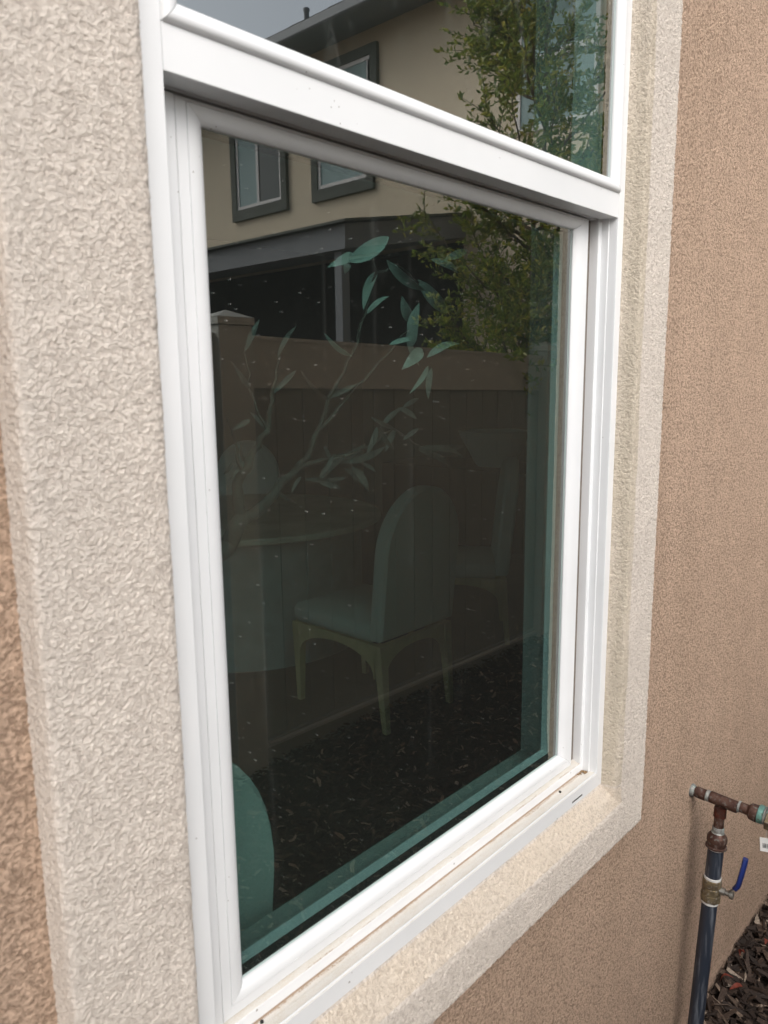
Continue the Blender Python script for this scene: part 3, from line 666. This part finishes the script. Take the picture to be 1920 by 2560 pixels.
# ------------------------------------------------------------------ water pipe on the wall
pipe = empty('water_standpipe', (1.36, -0.06, 0.0), 'dark blue water riser with brass valve, copper tee and blue lever by the wall', 'pipe')
def metal(name, c1, c2, c3, rough=0.5, met=0.7, s1=60):
    t = NT(name); a = t.noise(s1, 4); b = t.noise(s1*2.3, 4)
    c = t.mix(t.ramp(a, [(0.4, 0.0), (0.6, 1.0)]), c1, c2); c = t.mix(t.ramp(b, [(0.56, 0.0), (0.68, 1.0)]), c, c3)
    t.set(c, t.ramp(b, [(0.4, rough), (0.7, 0.9)]), t.ramp(b, [(0.5, met), (0.62, 0.05)])); t.bump(b, 0.4, 0.001); return t.m
M_COP = metal('weathered_copper', (0.075, 0.040, 0.032), (0.12, 0.068, 0.052), (0.13, 0.125, 0.11))
M_SOLD = metal('grey_solder', (0.35, 0.36, 0.34), (0.22, 0.22, 0.21), (0.30, 0.42, 0.38))
M_BRASS = metal('aged_brass', (0.24, 0.19, 0.11), (0.15, 0.12, 0.08), (0.22, 0.20, 0.17), s1=90)
M_VERD = metal('green_verdigris', (0.20, 0.42, 0.36), (0.14, 0.28, 0.25), (0.10, 0.08, 0.06))
M_TAPE = simple('white_thread_tape', (0.72, 0.72, 0.70), 0.7, var=0.1, nscale=90)
M_BLUE = simple('blue_lever_coating', (0.012, 0.03, 0.17), 0.35, var=0.2)
t = NT('slate_blue_pvc'); a = t.noise(40, 4, vec=t.mapv((3, 3, .25))); x, y, z = t.sep()
t.set(t.mix(t.ramp(a, [(0.50, 0.0), (0.66, 0.75)]), (0.024, 0.031, 0.046), (0.15, 0.165, 0.19)), 0.45); M_PVC = t.m
X0, ZH = 1.364, 0.708
def hl(name, y0, prof, mat, sm=35):     # along the horizontal pipe, outward from the wall
    return build(name, MB().lathe((X0, y0, ZH), (0, -1, -0.06), prof, 28), mat, pipe, sm)
hl('wall_stub', 0.006, [(0, .0115), (0.040, .0115)], M_COP)
hl('escutcheon', 0.004, [(0, .016), (0.004, .0155), (0.009, .0125)], M_SOLD)
hl('coupling', -0.008, [(0, .0122), (0.001, .0132), (0.022, .0132), (0.023, .0122)], M_COP)
hl('solder_joint', -0.0312, [(0, .0125), (0.002, .0138), (0.0075, .0132), (0.0085, .0120)], M_SOLD)
hl('tee', -0.0400, [(0, .0122), (0.001, .0138), (0.062, .0138), (0.063, .0122)], M_COP)
hl('solder_joint', -0.1032, [(0, .0125), (0.001, .0136), (0.0045, .0130), (0.0055, .0118)], M_SOLD)
hl('nipple', -0.1088, [(0, .0118), (0.016, .0122), (0.022, .0185), (0.036, .0200), (0.038, .0190)], M_COP)
hl('union_ring', -0.1472, [(0, .0190), (0.001, .0212), (0.011, .0205), (0.0125, .0185)], M_VERD)
hl('gasket', -0.1599, [(0, .0180), (0.0005, .0205), (0.003, .0205), (0.0035, .0180)], M_SOLD)
build('hex_union', MB().lathe((X0, -0.1636, ZH-0.0102), (0, -1, -0.06), [(0, .0185), (0.001, .0205), (0.018, .0205), (0.020, .0165), (0.05, .0165)], 6), M_BRASS, pipe, 20)
hl('tap_body', -0.2150, [(-.004, .0150), (0.0, .018), (0.02, .022), (0.045, .022), (0.06, .014), (0.08, .013)], M_BRASS)
T0 = Vector((1.3625, -0.0660, 0.700)); T1 = Vector((1.3235, -0.0485, -0.02)); AX = (T1-T0).normalized()
def vl(name, s0, prof, mat, n=28, sm=35): return build(name, MB().lathe(T0+AX*s0, AX, prof, n), mat, pipe, sm)
vl('tee_branch', 0.010, [(0, .0136), (0.022, .0140), (0.023, .0125)], metal('red_copper', (0.12, 0.035, 0.022), (0.08, 0.035, 0.026), (0.12, 0.08, 0.06)))
vl('drop_tube', 0.0335, [(0, .0115), (0.024, .0115)], M_COP)
vl('solder_joint', 0.0578, [(0, .0120), (0.002, .0134), (0.012, .0134), (0.014, .0150)], M_SOLD)
vl('reducer', 0.0722, [(0, .0145), (0.007, .0205), (0.011, .0225), (0.021, .0225), (0.0225, .0208), (0.031, .0208), (0.0325, .0238), (0.0365, .0238), (0.038, .0205)], M_COP)
vl('thread_tape', 0.1105, [(0, .0178), (0.0006, .0188), (0.0022, .0186), (0.003, .0176)], M_TAPE)
vl('riser_pipe', 0.1137, [(0, .0178), (0.069, .0178)], M_PVC)
vl('thread_tape', 0.1829, [(0, .0176), (0.0005, .0192), (0.0055, .0192), (0.006, .0180)], M_TAPE)
vl('valve_body', 0.1891, [(0, .0195), (0.001, .0212), (0.017, .0214), (0.018, .0200), (0.021, .0195), (0.022, .0205), (0.036, .0205), (0.0375, .0190)], M_BRASS)
build('valve_nut', MB().lathe(T0+AX*0.2268, AX, [(0, .0200), (0.001, .0228), (0.017, .0228), (0.0185, .0200)], 8), M_BRASS, pipe, 20)
vl('thread_tape', 0.2455, [(0, .0180), (0.0005, .0192), (0.0055, .0190), (0.006, .0178)], M_TAPE)
vl('riser_pipe', 0.2517, [(0, .0178), (0.47, .0178)], M_PVC)
VC = T0+AX*0.212
OUT = Vector((0.10, -1, -0.05)).normalized()
stm = build('valve_stem', MB().lathe(VC, OUT, [(0.018, .0085), (0.030, .0085), (0.031, .0060), (0.040, .0060), (0.041, .0095), (0.049, .0095), (0.050, .005)], 12), simple('steel_stem', (0.30, 0.29, 0.26), 0.4, 0.9), pipe, 30)
K0 = VC+OUT*0.037
hp = [K0+Vector((0, 0, 0.004)), K0+OUT*0.006+Vector((0, 0, 0.012)), K0+OUT*0.013+Vector((0, 0, 0.018)), K0+OUT*0.020+Vector((0.002, 0, 0.030)), K0+OUT*0.024+Vector((0.004, 0, 0.055)), K0+OUT*0.028+Vector((0.006, 0, 0.082)), K0+OUT*0.030+Vector((0.007, 0, 0.100))]
def strap(pts, hw, th):
    m = MB(); vs = []; side = Vector((1, 0.1, 0))
    for i, p in enumerate(pts):
        tt = (pts[min(i+1, len(pts)-1)]-pts[max(i-1, 0)]).normalized(); nn = tt.cross(side).normalized(); s_ = nn.cross(tt).normalized()
        w = hw*(0.55 if i in (0, len(pts)-1) else 1)
        for a, b in ((-1, -.55), (-.6, -1), (.6, -1), (1, -.55), (1, .55), (.6, 1), (-.6, 1), (-1, .55)): vs.append(p+s_*a*w+nn*b*th)
    k = 8; fs = [(i*k+j, i*k+(j+1) % k, (i+1)*k+(j+1) % k, (i+1)*k+j) for i in range(len(pts)-1) for j in range(k)]
    fs += [tuple(range(k)), tuple(range((len(pts)-1)*k, len(pts)*k))]; m.add(vs, fs); return m
build('lever_bracket', strap(hp[:3], 0.0065, 0.0014), simple('bare_steel', (0.34, 0.33, 0.30), 0.4, 0.9), pipe, 40)
build('lever', strap(hp[2:], 0.0115, 0.0056), M_BLUE, pipe, 40)
# small paper tag hanging from the tap
tg = empty('hang_tag', (1.40, -0.165, 0.60), 'small white paper tag with a barcode hanging at the right edge by the tap', 'tag')
tc_ = Vector(at(1911*.864, 2112*.864, -0.165)); tu = Vector((0.55, -0.80, -.12)).normalized(); tv = Vector((0, -.1, -1)).normalized()
def card(c, u, v, hw, hh, th, off=0.0):
    n = u.cross(v).normalized(); m = MB(); vs = []
    for s_ in (off, off+th):
        for a, b in ((-1, -1), (1, -1), (1, 1), (-1, 1)): vs.append(c+u*a*hw+v*b*hh+n*s_)
    m.add(vs, [(0,3,2,1),(4,5,6,7),(0,1,5,4),(1,2,6,5),(2,3,7,6),(3,0,4,7)]); return m
build('paper', card(tc_+tu*0.006, tu, tv, 0.0155, 0.0165, 0.0006), simple('paper_tag', (0.78, 0.78, 0.76), 0.7, var=0.03), tg)
bars = MB(); nn_ = tu.cross(tv).normalized(); xx = -0.010
while xx < 0.014:
    wd_ = random.choice((.0004, .0006, .001)); cc_ = tc_+tu*(0.006+xx)+tv*0.002
    for s_ in (-0.0004, 0.00065): 
        q = card(cc_, tu, tv, wd_/2, 0.0055, 0.0002, s_); bars.add(q.v, q.f)
    xx += wd_+random.choice((.0005, .0009))
build('barcode', bars, M_BLACK, tg)
build('tag_string', MB().tube([tc_+tu*0.004-tv*0.015, tc_+tu*0.006-tv*0.04, Vector((X0, -0.19, ZH-0.028))], 0.0005, 6), M_TAPE, tg)

# ------------------------------------------------------------------ the vinyl fence behind the camera (seen in the glass)
M_FENCE = simple('taupe_vinyl_fence', (0.20, 0.215, 0.20), 0.55, var=0.05, nscale=2)
M_FTOP = simple('taupe_vinyl_skylit', (0.36, 0.375, 0.345), 0.5, var=0.05, nscale=2)  # paler copy of the fence vinyl; extra sky light put into the colour
FY = -1.80; SL = -0.020
fence = empty('vinyl_fence', (1.49, FY-0.06, 0), 'tan tongue and groove vinyl fence mirrored in the lower pane', 'fence')
def sl(z, x): return z + SL*(x-1.49)
def sheared_box(x0, x1, y0, y1, z0, z1):
    m = MB(); m.add([(x0,y0,sl(z0,x0)),(x1,y0,sl(z0,x1)),(x1,y1,sl(z0,x1)),(x0,y1,sl(z0,x0)),(x0,y0,sl(z1,x0)),(x1,y0,sl(z1,x1)),(x1,y1,sl(z1,x1)),(x0,y1,sl(z1,x0))],
                    [(0,3,2,1),(4,5,6,7),(0,1,5,4),(1,2,6,5),(2,3,7,6),(3,0,4,7)]); return m
posts = [1.4885-2.42*k for k in (1, 0, -1, -2)]
for px_ in posts:
    z1 = sl(1.905, px_)
    p = build('post', MB().box((px_-0.080, FY-0.127, -0.02), (px_+0.080, FY, z1), 0.004), M_FTOP, fence)
    c = MB().box((px_-0.088, FY-0.1345, z1+0.0005), (px_+0.088, FY+0.0075, z1+0.030), 0.002)
    b_ = [(px_-0.088, FY-0.1345, z1+0.0305), (px_+0.088, FY-0.1345, z1+0.0305), (px_+0.088, FY+0.0075, z1+0.0305), (px_-0.088, FY+0.0075, z1+0.0305), (px_, FY-0.0635, z1+0.062)]
    c.add(b_, [(0, 1, 4), (1, 2, 4), (2, 3, 4), (3, 0, 4), (3, 2, 1, 0)])
    build('post_cap', c, M_FTOP, p)
for a_, b_ in zip(posts[:-1], posts[1:]):
    xa, xb = a_+0.0805, b_-0.0805
    build('top_rail', sheared_box(xa, xb, FY-0.085, FY-0.040, 1.662, 1.872), M_FTOP, fence)
    build('rail_lip', sheared_box(xa, xb, FY-0.0398, FY-0.032, 1.858, 1.8725), M_FTOP, fence)
    build('bottom_rail', sheared_box(xa, xb, FY-0.085, FY-0.034, -0.01, 0.118), M_FENCE, fence)
    build('rail_lip', sheared_box(xa, xb, FY-0.0338, FY-0.012, 0.094, 0.108), M_FTOP, fence)
    nb = 15; wb = (xb-xa)/nb
    for k in range(nb):
        x_a, x_b = xa+k*wb, xa+(k+1)*wb
        m = MB(); e = 0.004
        prof = [(x_a+.0006, FY-0.0585), (x_a+e, FY-0.0550), (x_b-e, FY-0.0550), (x_b-.0006, FY-0.0585), (x_b-.0006, FY-0.073), (x_a+.0006, FY-0.073)]
        vs = [(x, y, sl(0.1185, x)) for x, y in prof] + [(x, y, sl(1.6615, x)) for x, y in prof]; n = 6
        m.add(vs, [tuple(range(n)), tuple(range(n, 2*n))] + [(i, (i+1) % n, n+(i+1) % n, n+i) for i in range(n)])
        build('board', m, M_FENCE, fence)

# ------------------------------------------------------------------ neighbour house (seen in the glass)
nh = empty('neighbour_house', (6.435, -6.5, 0), 'two storey beige stucco house with dark trimmed windows mirrored in the glass', 'house')
M_NWALL = simple('beige_stucco', (0.76, 0.655, 0.50), 0.9, var=0.03, nscale=1.2, bump=0.4, bscale=180)
M_NTRIM = simple('dark_grey_green_trim', (0.105, 0.115, 0.10), 0.8, var=0.1)
M_FASC = simple('slate_fascia', (0.20, 0.215, 0.235), 0.6, var=0.05)
M_WHITE = simple('white_frame', (0.78, 0.76, 0.76), 0.5, var=0.03)
M_NBLIND = simple('grey_blind', (0.30, 0.42, 0.43), 0.6, var=0.05)
M_NGL = NT('dark_window_glass').set((0.03, 0.045, 0.05), 0.08).m
FX = 6.435
build('wall', MB().box((FX, -11.5, 0.0), (FX+6, -2.25, 5.60)), M_NWALL, nh)
def nwin(y0, y1, z0, z1, trim_, split, style):   # y0 > y1 (towards our house first)
    t_ = 0.105 if trim_ else 0.0
    w = MB()
    if trim_:
        X = FX-0.050
        w.box((X, y1-t_, z0-t_-0.03), (FX-0.001, y1, z1+t_)).box((X, y0, z0-t_-0.03), (FX-0.001, y0+t_, z1+t_)).box((X, y1, z0-t_-0.03), (FX-0.001, y0, z0)).box((X, y1, z1), (FX-0.001, y0, z1+t_))
    else:
        w.box((FX-0.006, y1, z0), (FX-0.001, y0, z1))
    wo_ = build('window', w, M_NTRIM if trim_ else M_WHITE, nh)
    f = MB(); e = 0.045; X = FX-0.030
    f.box((X, y1+.001, z0+.001), (FX-.0012, y1+e, z1-.001)).box((X, y0-e, z0+.001), (FX-.0012, y0-.001, z1-.001)).box((X, y1+e, z0+.001), (FX-.0012, y0-e, z0+e)).box((X, y1+e, z1-e), (FX-.0012, y0-e, z1-.001))
    build('frame', f, M_WHITE, wo_)
    if style == 'v':
        ym = y1+(y0-y1)*split
        build('mullion', MB().box((X, ym-.025, z0+e+.001), (FX-.0012, ym+.025, z1-e-.001)), M_WHITE, wo_)
        build('pane', MB().box((X+.012, y1+e+.001, z0+e+.001), (X+.018, ym-.026, z1-e-.001)), M_NBLIND, wo_)
        build('pane', MB().box((X+.012, ym+.026, z0+e+.001), (X+.018, y0-e-.001, z1-e-.001)), M_NGL, wo_)
    else:
        zm = z0+(z1-z0)*split
        build('meeting_rail', MB().box((X-.02, y1+e+.001, zm-.03), (FX-.0012, y0-e-.001, zm+.03)), M_WHITE, wo_)
        build('pane', MB().box((X+.012, y1+e+.001, z0+e+.001), (X+.018, y0-e-.001, zm-.031)), M_NBLIND, wo_)
        build('pane', MB().box((X+.012, y1+e+.001, zm+.031), (X+.018, y0-e-.001, z1-e-.001)), M_NBLIND, wo_)
nwin(-7.31, -8.26, 4.02, 5.32, True, 0.48, 'v')
nwin(-5.78, -6.62, 4.02, 5.32, True, 0.95, 'v')
nwin(-2.96, -3.83, 4.05, 5.36, False, 0.48, 'h')
nwin(-10.2, -10.9, 4.02, 5.32, True, 0.5, 'v')
# roof: eave along the facade
EX = FX-0.47
rf = build('roof', MB().prism([(EX, 5.60), (EX, 5.665), (FX+3.2, 6.80), (FX+6.5, 5.665), (FX+6.5, 5.60), (FX-0.0, 5.602)], 'y', -12.0, -1.85), M_FASC, nh)
for k in range(32):      # tile course along the eave
    y = -11.98+k*0.3165
    build('roof_tile', MB().add([(EX-.03, y, 5.668), (EX-.03, y+.306, 5.668), (EX+.40, y+.306, 5.668+.155), (EX+.40, y, 5.668+.155), (EX-.03, y, 5.70+.006*(k % 2)), (EX-.03, y+.306, 5.70), (EX+.40, y+.306, 5.70+.155), (EX+.40, y, 5.70+.155)],
          [(0,3,2,1),(4,5,6,7),(0,1,5,4),(1,2,6,5),(2,3,7,6),(3,0,4,7)]), M_SHINGLE, nh)
build('roof_slope', MB().prism([(EX+.42, 5.835), (EX+.42, 5.86), (FX+3.2, 6.86), (FX+3.2, 6.83)], 'y', -12.0, -1.85), M_SHINGLE, nh)
build('gutter', MB().box((EX-.09, -12.0, 5.55), (EX-.002, -1.85, 5.66), 0.015), M_FASC, nh)
build('vent_pipe', MB().lathe((EX+0.55, -6.95, 5.90), (0, 0, 1), [(0, .032), (0.24, .032), (0.25, .040), (0.28, .040)], 12), M_FASC, nh, 40)
# patio cover
PX = 4.635
pc = build('patio_cover', MB().prism([(PX, 2.86), (PX, 3.075), (FX-.003, 3.40), (FX-.003, 3.18)], 'y', -11.3, -4.372), M_FASC, nh)
build('patio_roofing', MB().prism([(PX-.06, 3.078), (PX-.06, 3.10), (FX-.003, 3.425), (FX-.003, 3.405)], 'y', -11.36, -4.31), M_NTRIM, pc)
for y in (-4.52, -7.7, -11.1):
    build('column', MB().box((PX+.05, y-.05, 0), (PX+.15, y+.05, 2.858), .005), M_FASC, nh)
lower = build('back_door', MB().box((FX-.04, -8.6, 0.05), (FX-.0125, -6.2, 2.2)), M_NTRIM, nh)
for y0, y1 in ((-8.52, -7.45), (-7.35, -6.28)): build('pane', MB().box((FX-.046, y0, .13), (FX-.0405, y1, 2.12)), M_NGL, lower)
lw = build('lower_wall_shade', MB().box((FX-.012, -11.4, 0.0), (FX-.001, -4.4, 3.14)), simple('patio_shade_dark', (0.035, 0.032, 0.030), 0.85), nh)  # thin near-black sheet painted in for the shade below the patio cover
tag(build('patio_slab', MB().box((3.6, -11.5, -0.014), (FX-.002, -3.2, 0.03)), simple('grey_concrete', (0.16, 0.155, 0.145), 0.9, var=0.15)), kind='structure')

# ------------------------------------------------------------------ tree between the fence and the house
TX, TY = 4.25, -2.20
tree = empty('small_tree', (TX, TY, 0), 'slender leafy green tree mirrored at the right of both panes', 'tree')
M_TB = simple('brown_bark', (0.13, 0.095, 0.065), 0.9, var=0.3, nscale=25)
R_ = random.Random(11); wood = MB(); tw = []
trunk = [Vector((TX, TY, 0)), Vector((TX+.02, TY-.02, 1.0)), Vector((TX-.03, TY+.03, 2.0)), Vector((TX+.03, TY, 3.2)), Vector((TX, TY+.02, 4.4)), Vector((TX+.02, TY, 5.7))]
build('trunk', MB().tube(wig(trunk, 0.03, 4), [lerp(.028, .006, i/20) for i in range(21)], 9), M_TB, tree, 60)
def trunk_at(z):
    for a, b in zip(trunk[:-1], trunk[1:]):
        if a.z <= z <= b.z: return a.lerp(b, (z-a.z)/(b.z-a.z))
    return trunk[-1]
for i in range(104):
    z0 = R_.uniform(0.9, 5.3) if i < 66 else R_.uniform(0.9, 2.3); az = i*2.4+R_.uniform(-.4, .4); hgt = max(0, z0-1.2)/4.1
    reach = (0.70 - 0.24*hgt**1.2) * R_.uniform(0.55, 1.12)
    d = Vector((math.cos(az), math.sin(az), 0)); a = trunk_at(z0)
    pts = [a, a+d*reach*.4+Vector((0, 0, .22*reach)), a+d*reach*.75+Vector((0, 0, .55*reach)), a+d*reach+Vector((0, 0, .95*reach))]
    pts = wig(pts, .03, 4); wood.tube(pts, [lerp(.013, .002, q/(len(pts)-1)) for q in range(len(pts))], 5)
    for q in range(2, len(pts)):
        for _ in range(2):
            dd = (d*R_.uniform(.1, 1)+Vector((R_.uniform(-1, 1), R_.uniform(-1, 1), R_.uniform(-.3, 1.0)))).normalized()
            L = R_.uniform(.12, .34); tw.append((pts[q], dd, L)); wood.tube([pts[q], pts[q]+dd*L*.5+Vector((0, 0, .01)), pts[q]+dd*L+Vector((0, 0, .05*L))], [.003, .002, .001], 4)
build('branches', wood, M_TB, tree, 60)
LV = []; LA = []
for (p, dd, L) in tw:
    n = int(L/0.0125)
    for k in range(n):
        t_ = (k+1)/n; c = p+dd*L*t_; ax = (dd*0.6+Vector((R_.uniform(-1, 1), R_.uniform(-1, 1), R_.uniform(-.6, 1.1)))).normalized()
        s_ = ax.orthogonal(); s_.rotate(Matrix.Rotation(R_.uniform(0, 6.28), 3, ax)); l = R_.uniform(.034, .058); w = l*R_.uniform(.14, .20)
        nrm = ax.cross(s_); mid = c+ax*l*.5+nrm*l*.13; tip = c+ax*l
        LV += [c, mid-s_*w, tip, mid+s_*w]; LA.append(R_.random())
LV = np.array([tuple(v) for v in LV]); nL = len(LA)
F = np.concatenate([np.stack([np.arange(nL)*4, np.arange(nL)*4+1, np.arange(nL)*4+2], -1), np.stack([np.arange(nL)*4, np.arange(nL)*4+2, np.arange(nL)*4+3], -1)])
t = NT('glossy_tree_leaves'); an = t.n.new('ShaderNodeAttribute'); an.attribute_name = 'leafc'
t.set(t.ramp(an.outputs['Fac'], [(0.0, (0.10, 0.16, 0.025)), (0.5, (0.22, 0.30, 0.045)), (0.85, (0.36, 0.38, 0.06)), (1.0, (0.50, 0.44, 0.09))]), 0.4)
tl_ = t.n.new('ShaderNodeBsdfTranslucent'); t.l.new(t.b.inputs['Base Color'].links[0].from_socket, tl_.inputs[0])
mt = t.n.new('ShaderNodeMixShader'); mt.inputs[0].default_value = 0.42; t.l.new(t.b.outputs[0], mt.inputs[1]); t.l.new(tl_.outputs[0], mt.inputs[2]); t.l.new(mt.outputs[0], t.out.inputs[0])
M_TL = t.m
tl = bpy.data.objects and grid_mesh('foliage', LV, F, M_TL, tree); tl.data.polygons.foreach_set('use_smooth', np.zeros(len(F), dtype=bool))
la = tl.data.attributes.new('leafc', 'FLOAT', 'FACE'); la.data.foreach_set('value', np.tile(np.array(LA, dtype=np.float32), 2))
tl['kind'] = 'stuff'
print('leaves', nL)
